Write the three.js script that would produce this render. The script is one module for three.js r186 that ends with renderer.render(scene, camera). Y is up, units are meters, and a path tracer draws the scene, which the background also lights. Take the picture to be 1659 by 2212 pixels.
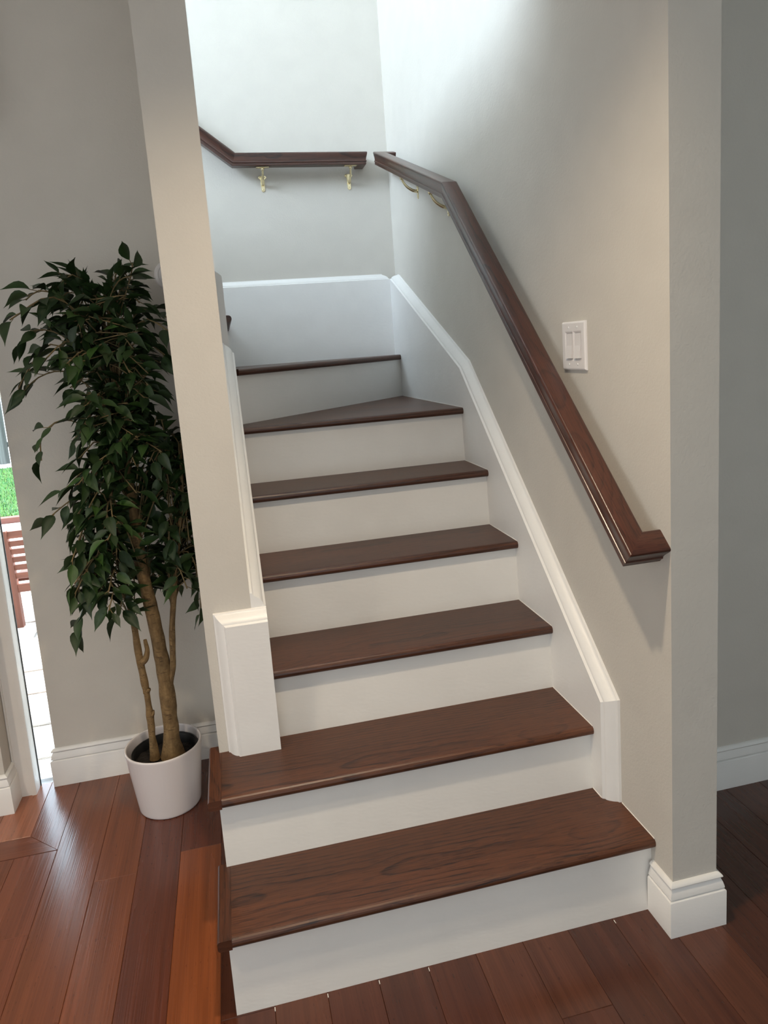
import * as THREE from 'three';
import { mergeGeometries } from 'three/addons/utils/BufferGeometryUtils.js';
import { RoundedBoxGeometry } from 'three/addons/geometries/RoundedBoxGeometry.js';
import { RectAreaLightUniformsLib } from 'three/addons/lights/RectAreaLightUniformsLib.js';

// ---------------------------------------------------------------- camera, sky, exposure
const scene = new THREE.Scene();
const renderer = new THREE.WebGLRenderer({ antialias: true });
renderer.toneMapping = THREE.LinearToneMapping;
renderer.toneMappingExposure = 1.13;
renderer.shadowMap.enabled = true;
RectAreaLightUniformsLib.init();

const camera = new THREE.PerspectiveCamera(2 * Math.atan(1106 / 1530.66) * 180 / Math.PI, 1659 / 2212, 0.05, 80);
camera.rotation.order = 'YXZ';
camera.position.set(-0.0431, 1.4474, 1.4234);
camera.rotation.set(-0.1671, -0.2066, -0.0741);
camera.setViewOffset(1659, 2212, 5.2, 94.2, 1659, 2212);     // the lens is shifted upwards a little
camera.userData.fStop = 0;

scene.background = new THREE.Color(0.68, 0.86, 1.0);
scene.environment = null;
scene.backgroundIntensity = 7;

const sun = new THREE.DirectionalLight(0xfff4e4, 11.0);
sun.position.set(8.5, 12, -9); sun.target.position.set(-2, 0, -4);
sun.castShadow = true;
Object.assign(sun.shadow.camera, { left: -12, right: 12, top: 12, bottom: -12, near: 0.5, far: 40 });
sun.shadow.mapSize.set(2048, 2048);
scene.add(sun, sun.target);

// daylight of unseen windows, colour and power set by what they light (each stands just inside its panes, see makeUnseenWindow)
const DAY = {
  rear: { color: [0.89, 0.98, 1.03], power: 0.66 },
  side: { color: [0.955, 0.99, 1.0], power: 1.5 },
  right: { color: [0.52, 0.85, 1.0], power: 0.5 },
  upper: { color: [0.67, 0.83, 1.0], power: 27 },
};
const CAN = { color: [1.0, 0.82, 0.60], power: 7.7 };

// ---------------------------------------------------------------- dimensions (metres), riser 1 stands at z = 0
const W = 0.875, WS = 0.835;             // right wall, face of the right skirt
const XL = -0.039, XP = -0.166;          // right and left face of the stair's left wall
const ZP = -0.431;                       // its front end
const ZB = -2.25, ZBS = -2.21;           // back wall, face of the back skirt
const H = [0, 0.2014, 0.3907, 0.5905, 0.7941, 0.9956, 1.2024, 1.4107, 1.61];
const Z = [0, -0.2229, -0.4572, -0.6945, -0.9368, -1.1742];
const T = 0.025, TIP = 0.013;
const HX = 4.6, HZ = 2.0;                          // extent of the unseen upper hall, shaped for the light it sheds
const CEIL = 2.60, UP = 2.67, ROOF = 5.7;  // out of view; heights let hall daylight reach the right wall
const V = (x, y, z) => new THREE.Vector3(x, y, z);

// ---------------------------------------------------------------- helpers
let seed = 12345;
const rnd = () => { seed = (seed * 1664525 + 1013904223) >>> 0; return seed / 4294967296; };
const rr = (a, b) => a + (b - a) * rnd();
const used = new Map();
function numbered(n) { const k = used.get(n) || 0; used.set(n, k + 1); return k ? n + '_' + String(k).padStart(3, '0') : n; }
function mesh(name, geo, mat, parent) {
  const o = new THREE.Mesh(geo, mat); o.castShadow = o.receiveShadow = true;
  if (parent) { o.name = name; parent.add(o); } else { o.name = numbered(name); scene.add(o); }
  return o;
}
function thing(name, label, category, pos = [0, 0, 0], group) {
  const g = new THREE.Group(); g.name = numbered(name); g.position.set(...pos); scene.add(g);
  g.userData = { label, category }; if (group) g.userData.group = group;
  return g;
}
function structure(name, label) { const g = new THREE.Group(); g.name = numbered(name); scene.add(g); g.userData = { kind: 'structure' }; if (label) g.userData.label = label; return g; }
function struct(name, geo, mat, label) { const o = mesh(name, geo, mat); o.userData = { kind: 'structure' }; if (label) o.userData.label = label; return o; }

// uv in metres from the direction that each face looks; grain = axis along which the texture's u runs
function uvBox(geo, grain = 'x', off = [0, 0]) {
  const g = geo.index ? geo.toNonIndexed() : geo;
  if (!g.attributes.normal) g.computeVertexNormals();
  const p = g.attributes.position, uv = new Float32Array(p.count * 2);
  const a = V(), b = V(), c = V();
  for (let i = 0; i < p.count; i += 3) {
    a.fromBufferAttribute(p, i); b.fromBufferAttribute(p, i + 1); c.fromBufferAttribute(p, i + 2);
    const n = b.clone().sub(a).cross(c.clone().sub(a));
    const ax = Math.abs(n.x), ay = Math.abs(n.y), az = Math.abs(n.z);
    const drop = ay >= ax && ay >= az ? 'y' : ax >= az ? 'x' : 'z';
    let rest = ['x', 'y', 'z'].filter((k) => k !== drop);
    if (rest[1] === grain) rest.reverse();
    [a, b, c].forEach((v, k) => { uv[(i + k) * 2] = v[rest[0]] + off[0]; uv[(i + k) * 2 + 1] = v[rest[1]] + off[1]; });
  }
  g.setAttribute('uv', new THREE.BufferAttribute(uv, 2));
  return g;
}
function box(x0, x1, y0, y1, z0, z1, grain, off) {
  const g = new THREE.BoxGeometry(x1 - x0, y1 - y0, z1 - z0); g.translate((x0 + x1) / 2, (y0 + y1) / 2, (z0 + z1) / 2);
  return uvBox(g, grain, off);
}
function merge(list) {
  const l = list.map((g) => { const q = g.index ? g.toNonIndexed() : g.clone(); for (const k of Object.keys(q.attributes)) if (!['position', 'normal', 'uv'].includes(k)) q.deleteAttribute(k); return q; });
  return mergeGeometries(l);
}
// a polygon in two of the axes, extruded along the third
function slab(pts, axis, from, to, grain, off) {
  const s = new THREE.Shape(pts.map(([a, b]) => new THREE.Vector2(a, b)));
  const g = new THREE.ExtrudeGeometry(s, { depth: to - from, bevelEnabled: false });
  const m = new THREE.Matrix4();
  if (axis === 'z') m.makeTranslation(0, 0, from);                              // (x, y)
  if (axis === 'y') m.set(1, 0, 0, 0, 0, 0, 1, from, 0, 1, 0, 0, 0, 0, 0, 1);    // (x, z) -> y up
  if (axis === 'x') m.set(0, 0, 1, from, 0, 1, 0, 0, 1, 0, 0, 0, 0, 0, 0, 1);    // (z, y) -> x
  g.applyMatrix4(m);
  if (axis !== 'z') { const n = g.index ? g.toNonIndexed() : g, p = n.attributes.position.array; for (let i = 0; i < p.length; i += 9) for (let k = 0; k < 3; k++) { const t = p[i + 3 + k]; p[i + 3 + k] = p[i + 6 + k]; p[i + 6 + k] = t; } n.deleteAttribute('normal'); n.computeVertexNormals(); return uvBox(n, grain, off); }
  return uvBox(g, grain, off);
}
// a profile (list of [lateral, up]) run along d from plane 0 to plane 1 (each a point and a normal): mitred mouldings
function segment(profile, d, lat, up, P0, N0, P1, N1, smooth = true) {
  const n = profile.length, pos = [], uv = [], nor = [];
  const hit = (q, P, N) => q.clone().addScaledVector(d, P.clone().sub(q).dot(N) / d.dot(N));
  const A = [], B = []; let run = [0];
  profile.forEach(([l, u], i) => {
    const q = P0.clone().addScaledVector(lat, l).addScaledVector(up, u);
    A.push(hit(q, P0, N0)); B.push(hit(q, P1, N1));
    if (i) run.push(run[i - 1] + Math.hypot(l - profile[i - 1][0], u - profile[i - 1][1]));
  });
  run.push(run[n - 1] + Math.hypot(profile[0][0] - profile[n - 1][0], profile[0][1] - profile[n - 1][1]));
  const flip = V().crossVectors(lat, up).dot(d) < 0;
  let area = 0; profile.forEach(([x, y], i) => { const [x2, y2] = profile[(i + 1) % n]; area += x * y2 - x2 * y; });
  const out = (area > 0) !== flip;        // profile runs counter-clockwise seen against d
  const faceN = profile.map(([x, y], i) => { const [x2, y2] = profile[(i + 1) % n]; const v = V().addScaledVector(lat, y2 - y).addScaledVector(up, -(x2 - x)).normalize(); return area > 0 ? v : v.negate(); });
  const vn = (i, side) => { // normal of point i on the face before or after it, smoothed over shallow corners
    const f = faceN[side ? i : (i + n - 1) % n], g = faceN[side ? (i + n - 1) % n : i];
    return smooth && f.dot(g) > 0.75 ? f.clone().add(g).normalize() : f;
  };
  const push = (p, N, u, v) => { pos.push(p.x, p.y, p.z); nor.push(N.x, N.y, N.z); uv.push(u, v); };
  const along = (p) => p.clone().sub(P0).dot(d);
  for (let i = 0; i < n; i++) {
    const j = (i + 1) % n, n0 = vn(i, true), n1 = vn(j, false);
    const quad = [[A[i], n0, run[i]], [A[j], n1, run[i + 1]], [B[j], n1, run[i + 1]], [B[i], n0, run[i]]];
    const order = out ? [0, 2, 1, 0, 3, 2] : [0, 1, 2, 0, 2, 3];
    for (const k of order) push(quad[k][0], quad[k][1], along(quad[k][0]), quad[k][2]);
  }
  const tris = THREE.ShapeUtils.triangulateShape(profile.map(([x, y]) => new THREE.Vector2(x, y)), []);
  for (const [ring, N, s] of [[A, N0, -1], [B, N1, 1]]) {
    const face = N.clone().multiplyScalar(s * Math.sign(N.dot(d)));
    for (const t of tris) {
      const [a, b, c] = t.map((k) => ring[k]);
      const o = V().crossVectors(b.clone().sub(a), c.clone().sub(a)).dot(face) > 0 ? [0, 1, 2] : [0, 2, 1];
      for (const k of o) { const [l, u] = profile[t[k]]; push(ring[t[k]], face, l, u); }
    }
  }
  // orient the side triangles by their normals
  for (let i = 0; i < n * 18; i += 9) {
    const a = V(pos[i], pos[i + 1], pos[i + 2]), b = V(pos[i + 3], pos[i + 4], pos[i + 5]), c = V(pos[i + 6], pos[i + 7], pos[i + 8]);
    const f = V(nor[i] + nor[i + 3] + nor[i + 6], nor[i + 1] + nor[i + 4] + nor[i + 7], nor[i + 2] + nor[i + 5] + nor[i + 8]);
    if (b.sub(a).cross(c.sub(a)).dot(f) < 0) for (const [arr, w] of [[pos, 3], [nor, 3], [uv, 2]]) for (let k = 0; k < w; k++) { const p = (i / 3 + 1) * w + k, q = (i / 3 + 2) * w + k, t = arr[p]; arr[p] = arr[q]; arr[q] = t; }
  }
  const g = new THREE.BufferGeometry();
  g.setAttribute('position', new THREE.Float32BufferAttribute(pos, 3)); g.setAttribute('normal', new THREE.Float32BufferAttribute(nor, 3)); g.setAttribute('uv', new THREE.Float32BufferAttribute(uv, 2));
  return g;
}
// the same along a polyline with a mitre at every corner; side(d) gives the lateral direction of a run. Returns one geometry per run.
function moulding(profile, path, side, upOf, ends = []) {
  const dirs = path.slice(1).map((p, i) => p.clone().sub(path[i]).normalize());
  const plane = path.map((p, i) => i === 0 ? (ends[0] || dirs[0]) : i === path.length - 1 ? (ends[1] || dirs[i - 1]) : dirs[i - 1].clone().add(dirs[i]).normalize());
  return dirs.map((d, i) => segment(profile, d, side(d, i), upOf(d, i), path[i], plane[i], path[i + 1], plane[i + 1]));
}

// ---------------------------------------------------------------- textures
function lattice(seedN) { // smooth value noise on a wrapped grid
  const P = 256, t = new Float32Array(P * P); let s = seedN >>> 0 || 1;
  for (let i = 0; i < t.length; i++) { s = (s * 1664525 + 1013904223) >>> 0; t[i] = s / 4294967296; }
  return (x, y, px, py) => { // repeats after px, py cells
    const xi = Math.floor(x), yi = Math.floor(y), fx = x - xi, fy = y - yi, m = (a, b) => ((a % b) + b) % b;
    const sx = fx * fx * (3 - 2 * fx), sy = fy * fy * (3 - 2 * fy), g = (i, j) => t[(m(j, py) % P) * P + (m(i, px) % P)];
    const a = g(xi, yi), b = g(xi + 1, yi), c = g(xi, yi + 1), d = g(xi + 1, yi + 1);
    return a + (b - a) * sx + (c - a) * sy + (a - b - c + d) * sx * sy;
  };
}
function dataTex(w, h, fn, srgb, mu = 1, mv = 1) {
  const d = new Uint8Array(w * h * 4);
  for (let y = 0; y < h; y++) for (let x = 0; x < w; x++) { const c = fn(x / w, y / h), o = (y * w + x) * 4; for (let k = 0; k < 3; k++) d[o + k] = Math.max(0, Math.min(255, Math.round(255 * (c.length ? c[k] : c)))); d[o + 3] = 255; }
  const t = new THREE.DataTexture(d, w, h); t.wrapS = t.wrapT = THREE.RepeatWrapping; t.magFilter = THREE.LinearFilter; t.minFilter = THREE.LinearMipmapLinearFilter; t.generateMipmaps = true;
  if (srgb) t.colorSpace = THREE.SRGBColorSpace;
  t.repeat.set(1 / mu, 1 / mv); t.needsUpdate = true; return t;
}
const mixc = (a, b, t) => a.map((v, i) => v + (b[i] - v) * t);
// stained oak: cathedral growth rings, open pores. 1.6 m along the grain, 0.32 m across
const nA = lattice(11), nB = lattice(77), nC = lattice(301);
function oakValue(u, v) {
  const wob = nA(u * 5, v * 2, 5, 2) - 0.5, wob2 = nB(u * 14, v * 5, 14, 5) - 0.5;
  const cv = 0.5 + 0.16 * (nC(u * 3, 0.5, 3, 1) - 0.5);
  const dv = Math.abs(((v - cv + 0.5) % 1 + 1) % 1 - 0.5);
  const r = 27 * Math.sqrt(dv * dv * 1.5 + 0.16 * Math.pow(nA(u * 4, 7.3, 4, 9) + 0.12 * nB(u * 11, 3.1, 11, 9), 2)) + 2.0 * wob + 0.55 * wob2 + 0.16 * (nC(u * 60, v * 26, 60, 26) - 0.5);
  const f = r - Math.floor(r);
  const ring = Math.pow(f, 5.5) * (f < 0.93 ? 1 : (1 - f) / 0.07);
  const pore = Math.pow(nB(u * 56, v * 150, 56, 150), 2.2);
  const fine = nC(u * 20, v * 220, 20, 220);
  return { ring: ring * Math.min(1, 0.12 + 1.5 * Math.pow(nB(u * 8, v * 5, 8, 5), 1.4)), pore, fine, wide: nA(u * 3 + 0.5, v * 3, 3, 3) };
}
const oakTex = dataTex(1536, 384, (u, v) => {
  const o = oakValue(u, v);
  let c = mixc([0.62, 0.62, 0.62], [0.98, 0.95, 0.92], o.wide * 0.5 + o.fine * 0.4);
  c = mixc(c, [0.16, 0.11, 0.09], Math.min(0.85, o.ring * (0.45 + 0.8 * o.pore) * 1.15));
  return mixc(c, [0.32, 0.26, 0.22], o.pore > 0.45 ? 0.25 : 0);
}, true, 1.6, 0.32);
const oakBump = dataTex(1024, 384, (u, v) => { const o = oakValue(u, v); return 1 - 0.7 * o.ring * o.pore - 0.25 * o.fine; }, false, 1.6, 0.32);
// exotic floor boards: close straight grain, ribbon figure. 1.4 m by 0.24 m
function floorValue(u, v) {
  const fine = nC(u * 10, v * 110, 10, 110), mid = nA(u * 4, v * 24, 4, 24), wide = nB(u * 3, v * 4, 3, 4), dash = nB(u * 70, v * 130, 70, 130);
  return { fine, mid, wide, dash };
}
const floorTex = dataTex(1024, 512, (u, v) => {
  const o = floorValue(u, v);
  let c = mixc([0.66, 0.64, 0.62], [0.94, 0.93, 0.92], 0.42 * o.mid + 0.3 * o.fine + 0.34 * o.wide);
  return mixc(c, [0.40, 0.34, 0.30], o.dash > 0.93 ? 0.3 : 0);
}, true, 1.4, 0.24);
const floorBump = dataTex(512, 512, (u, v) => { const o = floorValue(u, v); return 0.4 * o.mid + 0.35 * o.fine + 0.25 * o.wide; }, false, 1.4, 0.24);
const floorRough = dataTex(512, 512, (u, v) => { const o = floorValue(u, v); return [0, 0.72 + 0.2 * o.wide + 0.12 * (o.mid - 0.5), 0]; }, false, 1.4, 0.24);
// rolled wall paint and brushed trim paint
const paintBump = dataTex(512, 512, (u, v) => 0.5 * nA(u * 64, v * 64, 64, 64) + 0.5 * nB(u * 128, v * 128, 128, 128), false, 0.4, 0.4);
const brushBump = dataTex(512, 512, (u, v) => 0.55 * nA(u * 14, v * 60, 14, 60) + 0.45 * nC(u * 50, v * 110, 50, 110), false, 0.5, 0.5);
const paintTone = dataTex(256, 256, (u, v) => 0.965 + 0.012 * nA(u * 5, v * 5, 5, 5) + 0.015 * nB(u * 40, v * 40, 40, 40), true, 2.3, 2.3);
const barkTex = dataTex(256, 512, (u, v) => {
  const a = nA(u * 6, v * 14, 6, 14), b = nB(u * 24, v * 40, 24, 40), c = nC(u * 3, v * 36, 3, 36);
  return mixc(mixc([0.46, 0.38, 0.25], [0.70, 0.60, 0.42], a * 0.6 + b * 0.4), [0.26, 0.19, 0.12], c > 0.86 ? 0.35 : b > 0.9 ? 0.45 : 0);
}, true, 0.08, 0.2);
const barkBump = dataTex(256, 256, (u, v) => 0.5 * nA(u * 8, v * 10, 8, 10) + 0.3 * nB(u * 20, v * 30, 20, 30) - (nC(u * 3, v * 24, 3, 24) > 0.8 ? 0.3 : 0) + 0.2, false, 0.08, 0.2);
const leafTex = dataTex(128, 128, (u, v) => { // u along the leaf, v across
  const d = Math.abs(v - 0.5), vein = d < 0.022 ? 1 : 0, side = Math.abs(((u * 9 - d * 6) % 1 + 1) % 1 - 0.5) < 0.05 ? 0.5 : 0;
  return mixc(mixc([0.72, 0.76, 0.66], [0.9, 0.94, 0.84], nA(u * 6, v * 6, 6, 6)), [1, 1, 0.8], Math.max(vein, side * 0.5));
}, true);
const grassTex = dataTex(256, 256, (u, v) => mixc([0.25, 0.5, 0.2], [0.6, 0.8, 0.45], nA(u * 40, v * 40, 40, 40) * 0.6 + nB(u * 6, v * 6, 6, 6) * 0.5), true, 0.8, 0.8);
const stoneTex = dataTex(256, 256, (u, v) => mixc([0.66, 0.6, 0.57], [0.86, 0.82, 0.78], nA(u * 6, v * 6, 6, 6) * 0.5 + nB(u * 30, v * 30, 30, 30) * 0.5), true, 0.9, 0.9);
const soilBump = dataTex(256, 256, (u, v) => 0.6 * nA(u * 20, v * 20, 20, 20) + 0.4 * nB(u * 60, v * 60, 60, 60), false, 0.2, 0.2);

// ---------------------------------------------------------------- materials
const std = (o) => new THREE.MeshStandardMaterial(o), phys = (o) => new THREE.MeshPhysicalMaterial(o);
const lin = (r, g, b) => new THREE.Color().setRGB(r, g, b);
const M = {
  wall: std({ color: lin(0.625, 0.585, 0.522), map: paintTone, roughness: 0.82, bumpMap: paintBump, bumpScale: 0.0004 }),
  ceiling: std({ color: lin(0.80, 0.79, 0.76), roughness: 0.9, bumpMap: paintBump, bumpScale: 0.0005 }),
  trim: std({ color: lin(0.86, 0.84, 0.81), map: paintTone, roughness: 0.38, bumpMap: brushBump, bumpScale: 0.00025 }),
  riser: std({ color: lin(0.84, 0.815, 0.77), map: paintTone, roughness: 0.42, bumpMap: brushBump, bumpScale: 0.00025 }),
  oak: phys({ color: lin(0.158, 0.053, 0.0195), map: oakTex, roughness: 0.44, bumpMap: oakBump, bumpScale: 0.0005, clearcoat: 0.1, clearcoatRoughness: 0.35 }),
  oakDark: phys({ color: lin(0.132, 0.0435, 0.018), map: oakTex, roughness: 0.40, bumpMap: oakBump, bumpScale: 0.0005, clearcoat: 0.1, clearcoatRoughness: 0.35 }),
  rail: phys({ color: lin(0.112, 0.033, 0.017), map: oakTex, roughness: 0.34, bumpMap: oakBump, bumpScale: 0.0003, clearcoat: 0.35, clearcoatRoughness: 0.25 }),
  brass: std({ color: lin(0.80, 0.70, 0.46), metalness: 1, roughness: 0.22 }),
  plastic: std({ color: lin(0.80, 0.765, 0.75), roughness: 0.3 }),
  caulk: std({ color: lin(0.82, 0.79, 0.74), roughness: 0.5 }),
  screw: std({ color: lin(0.86, 0.85, 0.83), roughness: 0.2 }),
  pot: phys({ color: lin(0.70, 0.655, 0.65), roughness: 0.26, clearcoat: 0.4, clearcoatRoughness: 0.15 }),
  nursery: std({ color: lin(0.012, 0.012, 0.012), roughness: 0.55 }),
  soil: std({ color: lin(0.012, 0.009, 0.007), roughness: 1, bumpMap: soilBump, bumpScale: 0.006 }),
  bark: std({ color: lin(0.62, 0.55, 0.5), map: barkTex, roughness: 0.85, bumpMap: barkBump, bumpScale: 0.0025 }),
  twig: std({ color: lin(0.16, 0.115, 0.05), roughness: 0.8 }),
  glass: phys({ color: 0xffffff, transmission: 1, thickness: 0, roughness: 0.02, ior: 1.5 }),
  alu: std({ color: lin(0.72, 0.74, 0.76), metalness: 0.2, roughness: 0.4 }),
  black: std({ color: lin(0.012, 0.013, 0.015), roughness: 0.6 }),
  stone: std({ color: lin(0.95, 0.95, 0.95), map: stoneTex, roughness: 0.9, bumpMap: soilBump, bumpScale: 0.004 }),
  mortar: std({ color: lin(0.32, 0.30, 0.28), roughness: 1 }),
  grass: std({ color: lin(0.22, 0.28, 0.22), map: grassTex, roughness: 1 }),
  blade: std({ color: lin(0.045, 0.125, 0.035), roughness: 0.9 }),
  teak: std({ color: lin(0.22, 0.075, 0.045), map: floorTex, roughness: 0.65 }),
  fence: std({ color: lin(0.16, 0.17, 0.16), map: floorTex, roughness: 0.9 }),
  edging: std({ color: lin(0.16, 0.06, 0.045), roughness: 0.9 }),
  can: std({ color: lin(0.8, 0.8, 0.78), roughness: 0.4 }),
  lamp: std({ color: 0xffffff, emissive: lin(1, 0.82, 0.6), emissiveIntensity: 3 }),
};
const leafMats = [[0.020, 0.046, 0.012], [0.026, 0.060, 0.014], [0.034, 0.078, 0.018], [0.048, 0.110, 0.022], [0.038, 0.060, 0.026]].map((c) => phys({ color: lin(...c.map((v) => v * 0.95)), map: leafTex, roughness: 0.55, side: THREE.DoubleSide }));
const plankTones = { dark: [0.120, 0.034, 0.015], deep: [0.106, 0.032, 0.016], brown: [0.145, 0.046, 0.021], red: [0.235, 0.063, 0.023], amber: [0.295, 0.083, 0.025], pale: [0.33, 0.11, 0.05], rust: [0.235, 0.066, 0.021], maroon: [0.140, 0.036, 0.016], bleachedLit: [0.46, 0.165, 0.085] };  // last tone: bleached boards with light from the door gap in the colour
const plankMat = Object.fromEntries(Object.entries(plankTones).map(([k, c]) => [k, phys({ color: lin(...c), map: floorTex, roughness: 0.31, roughnessMap: floorRough, bumpMap: floorBump, bumpScale: 0.0005, clearcoat: 0.3, clearcoatRoughness: 0.2 })]));

// ---------------------------------------------------------------- room shell
// right stair wall: runs from the second floor's back wall to its free end beside the first riser
struct('wall_right', merge([box(W, W + 0.119, 0, CEIL, ZB - 0.12, 0.080, 'z'), box(W, W + 0.119, CEIL, ROOF, ZB - 0.12, HZ + 0.1, 'z')]), M.wall, 'painted wall to the right of the stairs with a free end');
struct('wall_back', merge([box(XP, W, 0, ROOF, ZB - 0.12, ZB, 'x'), box(-HX - 0.1, XP, 1.35, ROOF, ZB - 0.12, ZB, 'x')]), M.wall, 'painted wall at the turn of the stairs');
struct('wall_left', merge([box(XP, XL, 0, UP, -1.31, ZP, 'z')]), M.wall, 'painted wall end standing like a column left of the stairs');
struct('wall_niche', slab([[-0.770, 0], [XP, 0], [XP, UP], [-0.748, UP]], 'z', -1.21, -1.108), M.wall, 'painted wall behind the potted tree');
struct('wall_door', slab([[-3.4, 0], [-0.902, 0], [-0.872, CEIL], [-3.4, CEIL]], 'z', -1.10, -0.988), M.wall, 'painted wall left of the patio door');
struct('wall_far_right', box(W + 0.119, 3.2, 0, CEIL, -0.47, -0.368, 'x'), M.wall, 'painted wall in the shade right of the stairs');
struct('wall_side_right', merge([box(3.2, 3.3, 0, 0.9, -0.47, 4.3, 'z'), box(3.2, 3.3, 2.2, CEIL, -0.47, 4.3, 'z'), box(3.2, 3.3, 0.9, 2.2, -0.47, 0.3, 'z'), box(3.2, 3.3, 0.9, 2.2, 1.5, 4.3, 'z')]), M.wall);
struct('wall_side_left', merge([box(-3.5, -3.4, 0, 0.75, -1.1, 4.3, 'z'), box(-3.5, -3.4, 2.3, CEIL, -1.1, 4.3, 'z'), box(-3.5, -3.4, 0.75, 2.3, -1.1, 0.4, 'z'), box(-3.5, -3.4, 0.75, 2.3, 2.9, 4.3, 'z')]), M.wall);
struct('wall_front', merge([box(-3.5, -2.2, 0, CEIL, 4.2, 4.3, 'x'), box(1.6, 3.3, 0, CEIL, 4.2, 4.3, 'x'), box(-2.2, 1.6, 2.25, CEIL, 4.2, 4.3, 'x')]), M.wall);
struct('wall_under_stairs', merge([box(XP, XP + 0.08, 0, 1.2, ZB, -1.31, 'z'), slab([[-0.045, 1.25], [-0.166, 1.25], [-1.6, 2.4], [-HX, 2.6], [-HX, UP], [-1.55, UP], [-0.045, 1.58]].map(([x, y]) => [x, y]), 'z', ZB, -1.31)]), M.ceiling);
struct('ceiling', merge([
  box(-3.5, 3.3, CEIL, UP, ZP, 4.3, 'x'),
  box(-HX, XP, CEIL, UP, -1.31, ZP, 'x'), box(-HX, -3.5, CEIL, UP, ZP, HZ, 'x'), box(W + 0.119, 3.3, CEIL, UP, -0.47, ZP, 'x'),
  box(-HX - 0.1, W + 0.12, ROOF, ROOF + 0.1, ZB - 0.12, HZ + 0.1, 'x'),
]), M.ceiling);
struct('wall_unseen_upper_front', box(-HX - 0.1, W + 0.12, UP, ROOF, HZ, HZ + 0.1, 'x'), M.ceiling);  // unseen hall wall, pale paint bounces daylight into the stairwell
const UWZ = [-0.8, 1.85], UWY = [3.95, 5.55];  // opening of the unseen upper window, placed to light the stairwell
struct('wall_unseen_upper_left', merge([box(-HX - 0.1, -HX, 2.4, UWY[0], ZB, HZ, 'z'), box(-HX - 0.1, -HX, UWY[1], ROOF, ZB, HZ, 'z'), box(-HX - 0.1, -HX, UWY[0], UWY[1], ZB, UWZ[0], 'z'), box(-HX - 0.1, -HX, UWY[0], UWY[1], UWZ[1], HZ, 'z')]), M.ceiling);  // unseen too, painted pale to bounce more daylight down

// unseen windows placed for their light: frame, mullion, glowing panes; their daylight enters just inside the panes
function makeUnseenWindow(n, center, w, h, face, day) {
  const g = structure('window_' + n); g.position.set(...center); g.lookAt(center[0] + face[0], center[1], center[2] + face[2]);
  const bar = 0.06, parts = [[-w / 2, w / 2, h / 2 - bar, h / 2], [-w / 2, w / 2, -h / 2, -h / 2 + bar], [-w / 2, -w / 2 + bar, -h / 2, h / 2], [w / 2 - bar, w / 2, -h / 2, h / 2], [-bar / 2, bar / 2, -h / 2, h / 2]];
  mesh('window_frame', merge(parts.map(([a, b, c, d]) => box(a, b, c, d, -0.05, 0.05))), M.trim, g);
  const e = std({ color: lin(0.9, 0.9, 0.9), roughness: 0.6, emissive: lin(...day.color), emissiveIntensity: Math.min(day.power, 3) });
  for (const s of [-1, 1]) mesh('glowing_pane', box(s < 0 ? -w / 2 + bar : bar / 2, s < 0 ? -bar / 2 : w / 2 - bar, -h / 2 + bar, h / 2 - bar, -0.04, -0.03), e, g);
  const l = new THREE.RectAreaLight(lin(...day.color), day.power, w, h);
  l.position.copy(g.position).add(V(...face).multiplyScalar(0.07)); l.lookAt(l.position.clone().add(V(...face)));
  scene.add(l);
}
makeUnseenWindow(1, [-0.3, 1.125, 4.25], 3.8, 2.25, [0, 0, -1], DAY.rear);  // unseen, behind the camera, lights risers and wall ends
makeUnseenWindow(2, [-3.45, 1.525, 1.65], 2.5, 1.55, [1, 0, 0], DAY.side);  // out of view at left, lights the right wall
makeUnseenWindow(4, [3.25, 1.55, 0.9], 1.2, 1.3, [-1, 0, 0], DAY.right);  // out of view, placed to cool the shaded wall at far right
makeUnseenWindow(3, [-HX - 0.05, (UWY[0] + UWY[1]) / 2, (UWZ[0] + UWZ[1]) / 2], UWZ[1] - UWZ[0], UWY[1] - UWY[0], [1, 0, 0], DAY.upper);  // out of view upstairs, strength set to brighten the stairwell walls

// ---------------------------------------------------------------- floor boards
const floor = structure('floor', 'reddish brown hardwood floor');
mesh('subfloor', merge([box(-3.5, XP, -0.06, -0.019, -1.15, 4.3), box(XP, W, -0.06, -0.019, -HX - 0.1, 4.3), box(W, 3.3, -0.06, -0.019, -0.47, 4.3)]), M.black, floor);
function board(poly, mat, grain) { // polygon in (x, z), top edges eased
  const s = new THREE.Shape(poly.map(([a, b]) => new THREE.Vector2(a, -b))), c = 0.0011;
  const g = new THREE.ExtrudeGeometry(s, { depth: 0.016, bevelEnabled: true, bevelThickness: c, bevelSize: c, bevelOffset: -c - 0.0002, bevelSegments: 1 });
  g.rotateX(-Math.PI / 2); g.translate(0, -0.016 - c, 0);
  mesh('plank', uvBox(g, grain, [rr(0, 9), rr(0, 9)]), mat, floor);
}
const rect = (x0, x1, z0, z1) => [[x0, z0], [x1, z0], [x1, z1], [x0, z1]];
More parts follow.
